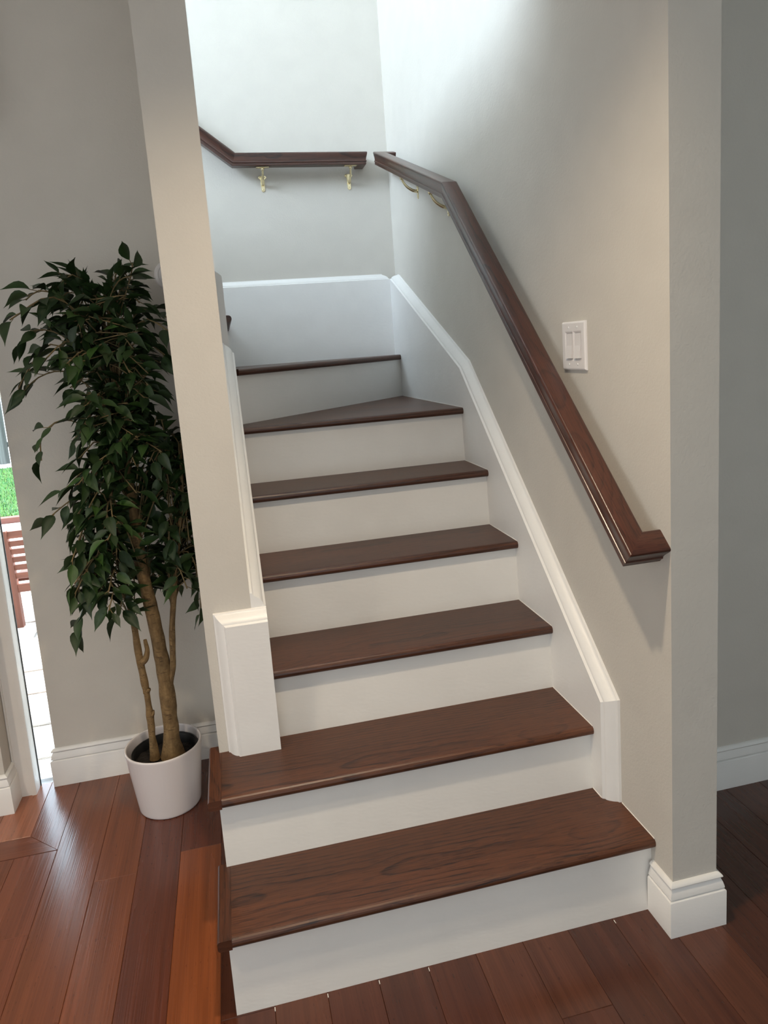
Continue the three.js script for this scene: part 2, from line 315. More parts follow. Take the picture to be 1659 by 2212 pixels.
// border boards round the door mat area, mitred
board([[-0.80, -1.13], [-0.70, -1.13], [-0.70, -0.73], [-0.80, -0.825]], plankMat.red, 'z');
board([[-0.80, -0.825], [-0.70, -0.73], [-3.4, -0.73], [-3.4, -0.825]], plankMat.red, 'x');
for (let k = 0, x = -0.80; k < 22; k++, x -= 0.12) board(rect(x - 0.12, x, -1.13, -0.827), [plankMat.bleachedLit, plankMat.pale, plankMat.bleachedLit][k % 3], 'z');  // paler boards by the door: bleached, plus brightness of the gap painted in
{
  const tones = ['deep', 'dark', 'brown', 'red', 'deep', 'dark'];
  const known = {
    '-9': [[-0.728, 0.4, 'red'], [0.4, 4.2, 'brown']], '-8': [[-0.728, 0.2, 'red'], [0.2, 4.2, 'brown']], '-7': [[-0.728, -0.395, 'red'], [-0.395, 1.3, 'red'], [1.3, 4.2, 'brown']],
    '-6': [[-1.13, -0.1, 'rust'], [-0.1, 1.2, 'red'], [1.2, 4.2, 'brown']], '-5': [[-1.13, -0.546, 'rust'], [-0.546, 0.9, 'rust'], [0.9, 4.2, 'dark']],
    '-4': [[-1.13, 0.75, 'maroon'], [0.75, 4.2, 'brown']], '-3': [[-1.13, -0.6, 'maroon'], [-0.6, 0.62, 'amber'], [0.62, 4.2, 'brown']],
    '-2': [[-1.13, -0.6, 'maroon'], [-0.6, 0.004, 'deep'], [0.004, 0.9, 'dark'], [0.9, 4.2, 'brown']], '-1': [[-0.02, 0.7, 'brown'], [0.7, 4.2, 'dark']],
    0: [[-0.02, 1.1, 'dark'], [1.1, 4.2, 'red']], 1: [[-0.02, 0.35, 'deep'], [0.35, 1.6, 'dark'], [1.6, 4.2, 'brown']], 2: [[-0.02, 0.62, 'dark'], [0.62, 4.2, 'brown']],
    3: [[-0.02, 1.3, 'brown'], [1.3, 4.2, 'dark']], 4: [[-0.02, 0.21, 'brown'], [0.21, 1.5, 'dark'], [1.5, 4.2, 'red']], 5: [[-0.02, 1.0, 'deep'], [1.0, 4.2, 'brown']],
    6: [[-0.02, 0.95, 'dark'], [0.95, 4.2, 'brown']], 7: [[0.02, 1.15, 'brown'], [1.15, 4.2, 'dark']], 8: [[-0.37, 0.5, 'deep'], [0.5, 4.2, 'brown']],
  };
  const edge = (k) => k === -6 ? -0.70 : k === -7 ? -0.823 : 0.037 + 0.1202 * k;
  for (let k = -28; k < 27; k++) {
    const x0 = edge(k), x1 = edge(k + 1), runs = known[k] || (() => { const z0 = k < -6 ? -0.728 : -0.37, out = []; let z = z0; while (z < 4.2) { const e = Math.min(4.2, z + rr(0.7, 1.9)); out.push([z, e, tones[Math.floor(rnd() * 6)]]); z = e; } return out; })();
    for (const [z0, z1, t] of runs) board(rect(x0, x1, z0, z1), plankMat[t], 'z');
  }
}

for (const [x, z] of [[-0.0835, 0.004], [0.037, 0.004], [0.158, 0.004], [0.278, 0.004], [0.76, 0.006]]) mesh('filler_dab', box(x - 0.0008, x + 0.0008, -0.001, 0.0006, z, z + 0.010), M.caulk, floor);

// ---------------------------------------------------------------- staircase
const stairs = thing('staircase', 'white painted staircase with dark stained oak treads turning left at the top', 'stairs');
const arc = (cz, cy, r, n, a0, a1) => Array.from({ length: n + 1 }, (_, i) => { const a = a0 + (a1 - a0) * i / n; return [cz + r * Math.cos(a), cy + r * Math.sin(a)]; });
function treadProfile(zBack, zFront, top) { // (z, y), rounded nose at zFront
  const r = 0.0115; return [[zBack, top - T], [zFront - r, top - T], ...arc(zFront - r, top - T + r, r, 4, -Math.PI / 2, 0), ...arc(zFront - r, top - r, r, 4, 0, Math.PI / 2), [zBack, top]];
}
function tread(k, x0, x1, zFront, zBack) {
  const off = [rr(0, 5), [0, 0.06, -0.07, 0.02, 0.13, 0.2, 0.1][k] + 0.08 - (zFront + zBack) / 2];
  const g = slab(treadProfile(zBack, zFront, H[k]), 'x', x0, x1, 'x', off);
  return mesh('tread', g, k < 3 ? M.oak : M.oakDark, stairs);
}
const nose = (k) => Z[k - 1] + TIP;
// the two lowest treads run past the wall end on the left and carry a return board there
function returnBoard(parent, k, x0, x1, zFront, zBack) {
  const r = 0.006;
  const prof = [[x1, H[k] - T], [x0 + r, H[k] - T], [x0 + 0.0015, H[k] - T + 0.0025], [x0, H[k] - T + 0.006], ...arc(x0 + r, H[k] - r, r, 4, Math.PI, Math.PI / 2), [x1, H[k]]];
  mesh('return_board', slab(prof, 'z', zBack, zFront, 'z', [rr(0, 3), rr(0, 3)]), M.oakDark, parent);
}
{
  const t1 = tread(1, -0.1585, W, nose(1), Z[1] - 0.012); returnBoard(t1, 1, -0.190, -0.1588, nose(1) - 0.002, Z[1] - 0.012);
  // tread 2 reaches under the end of the left wall
  const off = [0.35, 0.42];
  const t2 = mesh('tread', merge([slab(treadProfile(ZP, nose(2), H[2]), 'x', -0.1605, WS, 'x', off), slab(treadProfile(Z[2] - 0.012, ZP + 0.012, H[2]).map(([z, y]) => [Math.min(z, ZP), y]), 'x', 0.0, WS, 'x', off)]), M.oak, stairs);
  returnBoard(t2, 2, -0.194, -0.1608, nose(2) - 0.002, ZP - 0.035);
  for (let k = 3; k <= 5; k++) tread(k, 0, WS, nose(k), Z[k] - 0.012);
}
// winders: tread 6 fans out to the right wall, tread 7 to the back wall
const PIV = [0, -1.31], CORNER = [WS, -2.108];
const wn = (() => { const d = V(CORNER[0] - PIV[0], 0, CORNER[1] - PIV[1]).normalize(); return { d, n: V(-d.z, 0, d.x) }; })(); // n looks towards the room
function noseBar(a, b, top, n) { // half-round nose along a-b (x, z), pushed along n
  const d = V(b[0] - a[0], 0, b[1] - a[1]), L = d.length(); d.normalize();
  const r = 0.0115, prof = [[-0.02, -T], [-r, -T], ...arc(-r, -T + r, r, 4, -Math.PI / 2, 0), ...arc(-r, -r, r, 4, 0, Math.PI / 2), [-0.02, 0]];
  const P0 = V(a[0], top, a[1]), P1 = V(b[0], top, b[1]);
  return { prof, d, P0, P1, n };
}
{
  const r0 = nose(6);
  const plate6 = slab([[0, r0 - 0.0195], [WS, r0 - 0.0195], [WS, CORNER[1] - 0.012], [0, PIV[1] - 0.012]].map(([x, z]) => [x, z]), 'y', H[6] - T, H[6], 'x', [0.7, 0.15]);
  const nb6 = segment([[-0.02, -T], [-0.0115, -T], ...arc(-0.0115, -T + 0.0115, 0.0115, 4, -Math.PI / 2, 0), ...arc(-0.0115, -0.0115, 0.0115, 4, 0, Math.PI / 2), [-0.02, 0]], V(1, 0, 0), V(0, 0, 1), V(0, 1, 0), V(0, H[6], r0), V(1, 0, 0), V(WS, H[6], r0), V(1, 0, 0));
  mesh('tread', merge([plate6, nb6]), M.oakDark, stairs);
  const f = 0.016; // nose of the diagonal tread stands this far before its riser
  const a = [PIV[0] + wn.n.x * f, PIV[1] + wn.n.z * f], b = [CORNER[0] + wn.n.x * f, CORNER[1] + wn.n.z * f];
  const g = f - 0.0195, a2 = [PIV[0] + wn.n.x * g, PIV[1] + wn.n.z * g], b2 = [CORNER[0] + wn.n.x * g, CORNER[1] + wn.n.z * g];
  const plate7 = slab([[-0.03, a2[1] - (a2[0] + 0.03) * wn.d.z / wn.d.x], [WS, b2[1] - (WS - b2[0]) * -wn.d.z / wn.d.x], [WS, ZBS], [-0.03, ZBS]], 'y', H[7] - T, H[7], 'x', [1.9, 0.05]);
  const nb7 = segment([[-0.02, -T], [-0.0115, -T], ...arc(-0.0115, -T + 0.0115, 0.0115, 4, -Math.PI / 2, 0), ...arc(-0.0115, -0.0115, 0.0115, 4, 0, Math.PI / 2), [-0.02, 0]], wn.d, wn.n, V(0, 1, 0), V(a[0], H[7], a[1]), V(1, 0, 0), V(b[0], H[7], b[1]), V(1, 0, 0));
  // the ends are cut along the walls at x = 0 and x = WS
  const nb7b = segment([[-0.02, -T], [-0.0115, -T], ...arc(-0.0115, -T + 0.0115, 0.0115, 4, -Math.PI / 2, 0), ...arc(-0.0115, -0.0115, 0.0115, 4, 0, Math.PI / 2), [-0.02, 0]], wn.d, wn.n, V(0, 1, 0), V(a[0], H[7], a[1]), V(1, 0, 0), V(WS, H[7], b[1] + (WS - b[0]) * wn.d.z / wn.d.x), V(1, 0, 0));
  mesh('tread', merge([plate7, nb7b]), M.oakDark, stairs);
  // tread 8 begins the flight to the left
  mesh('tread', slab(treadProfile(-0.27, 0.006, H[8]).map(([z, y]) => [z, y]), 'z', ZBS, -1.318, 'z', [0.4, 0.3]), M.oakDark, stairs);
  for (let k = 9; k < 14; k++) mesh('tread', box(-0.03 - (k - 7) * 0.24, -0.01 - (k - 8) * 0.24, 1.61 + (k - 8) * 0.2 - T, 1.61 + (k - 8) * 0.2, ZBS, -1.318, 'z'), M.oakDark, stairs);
}
// risers lean back a little, as old ones do
function riser(k, x0, x1) {
  const zb = Z[k - 1], y0 = H[k - 1], y1 = H[k] - T, l = 0.010;
  mesh('riser', slab([[zb - 0.012, y0], [zb, y0], [zb - l, y1], [zb - l - 0.012, y1]], 'x', x0, x1, 'x', [k * 0.37, k * 0.21]), M.riser, stairs);
}
riser(1, -0.168, W); riser(2, -0.168, WS); for (let k = 3; k <= 6; k++) riser(k, 0, WS);
mesh('riser', slab([[PIV[0], PIV[1]], [CORNER[0], CORNER[1]], [CORNER[0] - wn.n.x * 0.012, CORNER[1] - wn.n.z * 0.012], [PIV[0] - wn.n.x * 0.012, PIV[1] - wn.n.z * 0.012]], 'y', H[6], H[7] - T, 'x'), M.riser, stairs);
for (let k = 8; k < 14; k++) mesh('riser', box(-0.027 - (k - 8) * 0.24, -0.015 - (k - 8) * 0.24, 1.41 + (k - 8) * 0.2, 1.61 + (k - 8) * 0.2 - T, ZBS, -1.318, 'z'), M.riser, stairs);
mesh('side_panel', merge([slab([[-0.002, 0], [Z[1] - 0.012, 0], [Z[1] - 0.012, H[1] - T], [-0.012, H[1] - T]], 'x', -0.167, -0.150), slab([[Z[1] - 0.013, 0], [ZP - 0.02, 0], [ZP - 0.02, H[2] - T], [Z[1] - 0.024, H[2] - T]], 'x', -0.167, -0.150)]), M.riser, stairs);

// ---------------------------------------------------------------- skirt boards with their cap moulding
// profile: [away from the wall, up]; the wall side is at 0, the board's face at 0.04
const capProfile = [[0, 0], [0.040, 0], [0.040, 0.0065], [0.0365, 0.0085], [0.0335, 0.0105], [0.0335, 0.0125], [0.031, 0.0165], [0.026, 0.0215], [0.019, 0.0265], [0.012, 0.030], [0.008, 0.032], [0.0065, 0.0355], [0, 0.0365]];
{
  const g = structure('trim_1', 'white skirt board with moulded cap running up the right wall');
  const line = [[-0.179, H[1]], [-0.179, 0.480], [-1.190, 1.347], [ZBS, 1.788]];   // (z, y) of the face's upper edge
  mesh('skirt_board', slab([...line, [ZBS, 1.10], [-0.235, H[1]]], 'x', WS, W, 'z'), M.trim, g);
  const bead = (x, y, z0, z1) => { const c = new THREE.CylinderGeometry(0.0016, 0.0016, Math.abs(z1 - z0), 6); c.rotateX(Math.PI / 2); c.translate(x, y, (z0 + z1) / 2); return c; };
  mesh('caulk_line', merge([bead(W - 0.0005, H[1], nose(1) - 0.006, -0.14), bead(WS, H[1], -0.176, Z[1]), ...[2, 3, 4, 5].map((k) => bead(WS, H[k], nose(k) - 0.008, Z[k])), bead(WS, H[6], nose(6) - 0.008, -2.1)]), M.caulk, g);
  const path = line.map(([z, y]) => V(W, y, z));
  const segs = moulding(capProfile, path, () => V(-1, 0, 0), (d) => V(0, -d.z, d.y), [null, V(0, 0, -1)]);
  mesh('cap_molding', segs[0], M.trim, g); mesh('cap_molding', segs[1], M.trim, g);
  segs[2] = segment(capProfile, path[3].clone().sub(path[2]).normalize(), V(-1, 0, 0), (() => { const d = path[3].clone().sub(path[2]).normalize(); return V(0, -d.z, d.y); })(), path[2], path[2].clone().sub(path[1]).normalize().add(path[3].clone().sub(path[2]).normalize()).normalize(), V(WS, 1.79, ZBS), V(1, 0, -1).normalize());
  mesh('cap_molding', segs[2], M.trim, g);
}
{
  const g = structure('trim_2', 'white skirt board with moulded cap across the back wall');
  mesh('skirt_board', slab([[-0.3, 1.30], [WS, 1.10], [WS, 1.788], [-0.02, 1.788], [-0.3, 2.03], [-1.6, 3.14], [-1.6, 2.6], [-0.3, 1.6]], 'z', ZB, ZBS, 'x'), M.trim, g);
  const up = V(0, 1, 0);
  mesh('cap_molding', segment(capProfile, V(1, 0, 0), V(0, 0, 1), up, V(-0.02, 1.788, ZB), V(1, 0, 0), V(WS, 1.788, ZBS), V(1, 0, -1).normalize()), M.trim, g);
  const d = V(1.58, -1.352, 0).normalize();
  mesh('cap_molding', segment(capProfile, d, V(0, 0, 1), V(-d.y, d.x, 0), V(-1.6, 3.14, ZB), V(1, 0, 0), V(-0.02, 1.788, ZB), V(1, 0, 0)), M.trim, g);
}
{
  const g = structure('trim_3', 'white skirt board wrapped round the end of the left wall');
  const zf = ZP + 0.039, top = 0.752, zr = -1.245, yr = 1.462;
  const PX = -0.104;
  mesh('end_panel', box(PX, 0, H[2], top, ZP, zf), M.trim, g);
  mesh('skirt_board', slab([[ZP, 0.45], [ZP, top + 0.03], [zr, yr], [-1.31, yr], [-1.31, 1.1]], 'x', XL, 0, 'z'), M.trim, g);
  const cp = capProfile.map(([a, b]) => [a * 0.975, b]);
  const pth = [V(PX, H[2], ZP), V(PX, top, ZP), V(0, top, ZP)];
  for (const s of moulding(cp, pth, () => V(0, 0, 1), (d) => V(-d.y, d.x, 0))) mesh('cap_molding', s, M.trim, g);
  const d = V(0, yr - top - 0.03, zr - ZP).normalize();
  mesh('cap_molding', segment(cp, d, V(1, 0, 0), V(0, -d.z, d.y), V(XL, top + 0.03, ZP), V(0, 0, 1), V(XL, yr, zr), V(0, 0, 1)), M.trim, g);
  mesh('corner_board', slab([[XL, 1.40], [-0.014, 1.40], [-0.014, 1.745], [XL, 1.765]], 'z', -1.317, zr - 0.002), M.trim, g);
}

// ---------------------------------------------------------------- baseboards
const BP = [[0, 0], [0.0165, 0], [0.0165, 0.093], [0.0155, 0.0950], [0.0130, 0.0968], [0.0085, 0.0975], [0.0085, 0.0992], [0.0138, 0.1005], [0.0130, 0.106], [0.0105, 0.115], [0.0070, 0.1235], [0.0035, 0.1242], [0.0035, 0.1262], [0.0100, 0.1266], [0.0112, 0.1290], [0.0100, 0.1325], [0.0045, 0.1375], [0, 0.1380]];
function baseboard(name, pts, label) {
  const g = structure(name, label);
  for (const s of moulding(BP, pts.map(([x, z]) => V(x, 0, z)), (d) => V(-d.z, 0, d.x), () => V(0, 1, 0))) mesh('baseboard_run', s, M.trim, g);
}
baseboard('baseboard_right', [[W, 0.0002], [W, 0.080], [W + 0.119, 0.080], [W + 0.119, -0.368], [3.2, -0.368], [3.2, 4.2]], 'white moulded baseboard round the free end of the right wall');
baseboard('baseboard_niche', [[-0.770, -1.21], [-0.770, -1.108], [XP, -1.108], [XP, ZP - 0.04]], 'white moulded baseboard behind the potted tree');
baseboard('baseboard_left', [[-3.4, -0.988], [-0.902, -0.988], [-0.902, -1.066]], 'white moulded baseboard beside the patio door');

// ---------------------------------------------------------------- patio door left of the niche
{
  const g = structure('door_1', 'white patio door frame standing a hand open at the left edge');
  const lean = (x, y) => x + 0.011 * y;
  const strip = (x0, x1, z0, z1, y1 = 2.2, y0 = 0) => slab([[lean(x0, y0), y0], [lean(x1, y0), y0], [lean(x1, y1), y1], [lean(x0, y1), y1]], 'z', z0, z1);
  mesh('door_stile', strip(-0.905, -0.838, -1.118, -1.066), M.trim, g);
  mesh('casing_bead', merge([strip(-0.852, -0.8385, -1.066, -1.0625), strip(-0.8995, -0.894, -1.066, -1.0615)]), M.trim, g);
  mesh('weather_strip', strip(-0.8395, -0.8355, -1.124, -1.1175), M.black, g);
  mesh('sill', merge([box(-0.905, -0.62, -0.045, -0.004, -1.20, -1.132), box(-0.905, -0.62, -0.004, 0.006, -1.165, -1.150)]), M.alu, g);
  mesh('lintel', box(-0.905, -0.74, 2.2, CEIL, -1.21, -1.0), M.wall, g);
  mesh('glass_panel', strip(-1.9, -0.905, -1.112, -1.106), M.glass, g);
}

// ---------------------------------------------------------------- handrails
const half = [[0.0240, 0.058], [0.0272, 0.0568], [0.0288, 0.0538], [0.0286, 0.0500], [0.0270, 0.0430], [0.0247, 0.0355], [0.0229, 0.0280], [0.0221, 0.0215], [0.0222, 0.0185], [0.0240, 0.0175], [0.0244, 0.0150], [0.0236, 0.0125], [0.0222, 0.0115], [0.0218, 0.0010], [0.0208, 0]];
const railProfile = [...half, ...half.slice().reverse().map(([l, u]) => [-l, u])].map(([l, u]) => [l, u - 0.058]);   // [across, up], origin on the top
// bracket built for a wall in the plane z = 0 of its own axes: z outwards, y up; y = 0 is the rail's underside
function bracket(parent, pos, turn, slope) {
  const g = new THREE.Group(); g.name = 'bracket'; g.position.set(...pos); g.rotation.y = turn; parent.add(g);
  const s = new THREE.Shape(); const yb = -0.098, yt = -0.030;
  s.moveTo(-0.007, yb + 0.007); s.absarc(0, yb + 0.007, 0.0075, Math.PI, 2 * Math.PI, false); s.lineTo(0.0085, yt - 0.022); s.quadraticCurveTo(0.009, yt - 0.012, 0.0125, yt - 0.008); s.absarc(0.0125, yt - 0.002, 0.006, -Math.PI / 2, Math.PI / 2, false); s.lineTo(-0.0125, yt + 0.004); s.absarc(-0.0125, yt - 0.002, 0.006, Math.PI / 2, 1.5 * Math.PI, false); s.quadraticCurveTo(-0.009, yt - 0.012, -0.0085, yt - 0.022);
  const plate = new THREE.ExtrudeGeometry(s, { depth: 0.0025, bevelEnabled: true, bevelThickness: 0.0012, bevelSize: 0.0012, bevelSegments: 2, curveSegments: 8 });
  mesh('rosette', plate, M.brass, g);
  const heads = [[0, yb + 0.010], [-0.0128, yt - 0.002], [0.0128, yt - 0.002]].map(([x, y]) => { const h = new THREE.SphereGeometry(0.0036, 10, 6); h.scale(1, 1, 0.6); h.translate(x, y, 0.0038); return h; });
  const curve = new THREE.CatmullRomCurve3([V(0, -0.066, 0.002), V(0, -0.066, 0.014), V(0, -0.060, 0.030), V(0, -0.046, 0.050), V(0, -0.028, 0.064), V(0, -0.012, 0.071)]);
  const arm = new THREE.TubeGeometry(curve, 22, 0.0058, 10, false), p = arm.attributes.position, m = V();
  for (let i = 0; i < p.count; i++) { const t = Math.floor(i / 11) / 22, c = curve.getPointAt(t), k = 1.25 - 0.45 * t; m.fromBufferAttribute(p, i).sub(c).multiplyScalar(k).add(c); p.setXYZ(i, m.x, m.y, m.z); }
  const ball = new THREE.SphereGeometry(0.0088, 14, 10); ball.translate(0, -0.010, 0.071);
  mesh('arm', merge([arm, ball, ...heads]), M.brass, g);
  const strap = new RoundedBoxGeometry(0.062, 0.0045, 0.020, 2, 0.002); strap.translate(0, 0, 0); strap.rotateZ(slope); strap.translate(0, -0.0025, 0.071);
  mesh('strap', strap, M.brass, g);
}
{
  const t = thing('handrail', 'dark stained oak handrail bent once down the right wall with returns at both ends', 'handrail');
  const XC = W - 0.071, A = V(XC, 0.9840, 0.0606), B = V(XC, 2.010, -1.09), Cc = V(XC, 2.010 + 0.366 * 1.01, -2.10);
  const d1 = A.clone().sub(B).normalize(), d2 = B.clone().sub(Cc).normalize();
  const up = (d) => V(0, d.z, -d.y), ex = V(1, 0, 0), bis = (a, b) => a.clone().add(b).normalize();
  const u1 = up(d1), u2 = up(d2);
  mesh('rail', segment(railProfile, d2, ex, u2, Cc, bis(ex.clone().negate(), d2), B, bis(d1, d2)), M.rail, t);
  mesh('rail', segment(railProfile, d1, ex, u1, B, bis(d1, d2), A, bis(d1, ex)), M.rail, t);
  mesh('rail_return', segment(railProfile, ex, d1.clone().negate(), u1, A, bis(d1, ex), V(W, A.y, A.z), ex), M.rail, t);
  mesh('rail_return', segment(railProfile, ex.clone().negate(), d2, u2, V(W, Cc.y, Cc.z), ex, Cc, bis(ex.clone().negate(), d2)), M.rail, t);
  const under = (z) => z < -1.09 ? 2.010 + 0.366 * (-1.09 - z) - 0.058 / d2.z : 2.010 - (z + 1.09) * (2.010 - 0.9840) / (0.0606 + 1.09) - 0.058 / d1.z;
  for (const [z, s] of [[-1.735, 1], [-1.325, 1], [-0.985, 0], [-0.50, 0]]) bracket(t, [W, under(z), z], -Math.PI / 2, s ? -Math.atan2(-d2.y, d2.z) : -Math.atan2(-d1.y, d1.z));
}
{
  const t = thing('handrail', 'dark stained oak handrail on the back wall rising to the left behind the column', 'handrail');
  const ZC = ZB + 0.071, A = V(0.722, 2.398, ZC), B = V(0.118, 2.402, ZC), Cc = V(-1.3, 2.402 + 1.418 * 0.79, ZC);
  const d1 = A.clone().sub(B).normalize(), d2 = B.clone().sub(Cc).normalize(), out = V(0, 0, -1), bis = (a, b) => a.clone().add(b).normalize();
  const up = (d) => V(-d.y, d.x, 0);
  mesh('rail', segment(railProfile, d2, out, up(d2), Cc, V(1, 0, 0), B, bis(d1, d2)), M.rail, t);
  mesh('rail', segment(railProfile, d1, out, up(d1), B, bis(d1, d2), A, bis(d1, out)), M.rail, t);
  mesh('rail_return', segment(railProfile, out, d1.clone().negate(), up(d1), A, bis(d1, out), V(A.x, A.y, ZB), out), M.rail, t);
  for (const x of [0.240, 0.668]) bracket(t, [x, 2.400 - 0.058, ZB], 0, 0);
}

// ---------------------------------------------------------------- double switch on the right wall
{
  const t = thing('light_switch', 'white double wall switch plate with two rocker paddles right of the handrail', 'light switch', [W, 1.417, -0.331]);
  t.rotation.y = -Math.PI / 2;
  const w = 0.127, h = 0.128;
  const s = new THREE.Shape(); s.moveTo(-w / 2, -h / 2); s.lineTo(w / 2, -h / 2); s.lineTo(w / 2, h / 2); s.lineTo(-w / 2, h / 2); s.closePath();
  for (const cx of [-0.0232, 0.0232]) { const o = new THREE.Path(); o.moveTo(cx - 0.0168, -0.0338); o.lineTo(cx - 0.0168, 0.0338); o.lineTo(cx + 0.0168, 0.0338); o.lineTo(cx + 0.0168, -0.0338); o.closePath(); s.holes.push(o); }
  const g = new THREE.ExtrudeGeometry(s, { depth: 0.001, bevelEnabled: true, bevelThickness: 0.0062, bevelSize: 0.0055, bevelOffset: -0.0055, bevelSegments: 3 });
  g.translate(0, 0, 0.0005);
  mesh('plate', g, M.plastic, t);
  mesh('switch_body', box(-0.045, 0.045, -0.036, 0.036, 0.0002, 0.002), M.plastic, t);
  for (const cx of [-0.0232, 0.0232]) { // rocked so that the lower half stands out
    const pr = [[0.002, -0.0325], [0.0118, -0.0325], [0.0070, 0.001], [0.0066, 0.0325], [0.002, 0.0325]];
    const r = slab(pr, 'x', cx - 0.0158, cx + 0.0158); // (z, y)
    const mm = mesh('rocker', r, M.plastic, t); mm.userData = {};
    for (const y of [-0.0485, 0.0485]) { const c = new THREE.SphereGeometry(0.0034, 12, 8); c.scale(1, 1, 0.4); c.translate(cx, y, 0.0077); mesh('screw', c, M.screw, t); }
  }
}
// round white cover half hidden behind the column
{
  const t = thing('wall_cover', 'round white cover on the niche wall half hidden by the beige column', 'wall cover', [-0.185, 1.739, -1.108]);
  const g = new THREE.LatheGeometry([[0.0001, 0.022], [0.030, 0.0215], [0.042, 0.019], [0.0485, 0.012], [0.050, 0]].map(([r, y]) => new THREE.Vector2(r, y)), 48); g.rotateX(Math.PI / 2);
  mesh('cover_body', g, M.plastic, t);
  const rg = new THREE.TorusGeometry(0.036, 0.0012, 8, 48); rg.translate(0, 0, 0.0208); mesh('cover_rim', rg, M.plastic, t);
}

// ---------------------------------------------------------------- pot and artificial tree
const PX = -0.370, PZ = -0.870;
{
  const t = thing('planter_pot', 'small white glazed pot with faint vertical ribs on the floor by the stairs', 'plant pot', [PX, 0, PZ]);
  const out = [[0.0001, 0.003], [0.094, 0.003], [0.0975, 0], [0.1, 0.004], [0.1008, 0.010], ...Array.from({ length: 12 }, (_, i) => [0.1016 + 0.0204 * (i + 1) / 12, 0.017 + 0.183 * (i + 1) / 12]), [0.1225, 0.204], [0.1235, 0.2105], [0.1225, 0.2145], [0.1195, 0.2155], [0.1165, 0.213], [0.1155, 0.205], [0.095, 0.012], [0.0001, 0.012]];
  const n = 144, g = new THREE.LatheGeometry(out.map(([r, y]) => new THREE.Vector2(r, y)), n), p = g.attributes.position;
  for (let i = 0; i < p.count; i++) { const y = p.getY(i), x = p.getX(i), z = p.getZ(i), r = Math.hypot(x, z); if (r > 0.1009 && y > 0.012 && y < 0.2004 && r > 0.1 + 0.0217 * y / 0.2 * 0.9) { const a = Math.atan2(z, x); const k = 1 + 0.0030 * (Math.abs(Math.cos(a * 24)) - 1); p.setX(i, x * k); p.setZ(i, z * k); } }
  g.computeVertexNormals(); mesh('pot_body', g, M.pot, t);
}
const tree = thing('ficus_tree', 'artificial weeping fig with dark green leaves and three bare trunks in a white pot', 'tree', [PX, 0, PZ]);
{
  const inner = new THREE.LatheGeometry([[0.0001, 0.012], [0.090, 0.012], [0.104, 0.19], [0.107, 0.192], [0.107, 0.188], [0.101, 0.186], [0.099, 0.160], [0.098, 0.150]].map(([r, y]) => new THREE.Vector2(r, y)), 64);
  inner.translate(0.003, 0, 0.0); mesh('nursery_pot', inner, M.nursery, tree);
  const s = new THREE.CircleGeometry(0.099, 48, 0); const sg = new THREE.PlaneGeometry(0.2, 0.2, 30, 30); sg.rotateX(-Math.PI / 2);
  const p = sg.attributes.position; for (let i = 0; i < p.count; i++) { let x = p.getX(i), z = p.getZ(i); const m = Math.max(Math.abs(x), Math.abs(z)) || 1e-6, r = Math.hypot(x, z) || 1e-6, k = m / r; x *= k * 0.99; z *= k * 0.99; p.setXYZ(i, x + 0.003, 0.152 + 0.012 * nA(x * 60 + 9, z * 60 + 9, 99, 99), z); }
  mesh('soil', uvBox(sg), M.soil, tree); s.dispose();
}
function stem(pts, r0, r1, knob = 0.14, segs = 60, round = 12) {
  const c = new THREE.CatmullRomCurve3(pts.map((q) => V(q[0] - PX, q[1], q[2] - PZ)));
  const g = new THREE.TubeGeometry(c, segs, 1, round, false), p = g.attributes.position, uv = g.attributes.uv, L = c.getLength(), m = V();
  for (let i = 0; i < p.count; i++) {
    const t = Math.floor(i / (round + 1)) / segs, k = i % (round + 1), q = c.getPointAt(t);
    const bump = 1 + knob * (nA(t * L * 26 + pts[0][0] * 40 + 50, k % round / round * 5, 999, 5) - 0.5) + knob * 1.6 * Math.pow(nB(t * L * 17 + 20, 3.5 + pts[0][0] * 30, 999, 99), 6) + (t < 0.05 ? 0.5 * Math.pow(1 - t / 0.05, 1.5) : 0);
    m.fromBufferAttribute(p, i).sub(q).multiplyScalar((r0 + (r1 - r0) * t) * bump).add(q); p.setXYZ(i, m.x, m.y, m.z);
    uv.setXY(i, (k / round) * 2 * Math.PI * r0, t * L);
  }
  g.computeVertexNormals(); return { g, c };
}
const trunkMain = stem([[-0.341, 0.165, -0.865], [-0.336, 0.38, -0.868], [-0.343, 0.542, -0.87], [-0.352, 0.702, -0.868], [-0.366, 0.858, -0.865], [-0.367, 0.994, -0.87], [-0.370, 1.229, -0.872], [-0.365, 1.469, -0.87], [-0.350, 1.66, -0.868]], 0.0260, 0.010, 0.26, 130);
const trunkLeft = stem([[-0.402, 0.165, -0.868], [-0.399, 0.391, -0.862], [-0.406, 0.521, -0.858], [-0.407, 0.632, -0.856], [-0.415, 0.743, -0.852], [-0.412, 0.895, -0.845], [-0.42, 1.1, -0.83]], 0.0125, 0.006, 0.42, 110);
const trunkRight = stem([[-0.331, 0.40, -0.868], [-0.309, 0.47, -0.862], [-0.293, 0.614, -0.858], [-0.266, 0.767, -0.85], [-0.245, 0.873, -0.845], [-0.215, 1.02, -0.85], [-0.2, 1.2, -0.86]], 0.0105, 0.005, 0.2, 60);
const stub = stem([[-0.404, 0.508, -0.858], [-0.388, 0.520, -0.854], [-0.379, 0.545, -0.853], [-0.380, 0.585, -0.853]], 0.0125, 0.0050, 0.5, 24, 10);
const stub2 = stem([[-0.397, 0.318, -0.862], [-0.388, 0.325, -0.856], [-0.384, 0.340, -0.855]], 0.007, 0.003, 0.4, 10, 8), stub3 = stem([[-0.399, 0.405, -0.86], [-0.390, 0.412, -0.852], [-0.387, 0.420, -0.850]], 0.009, 0.004, 0.4, 10, 8);
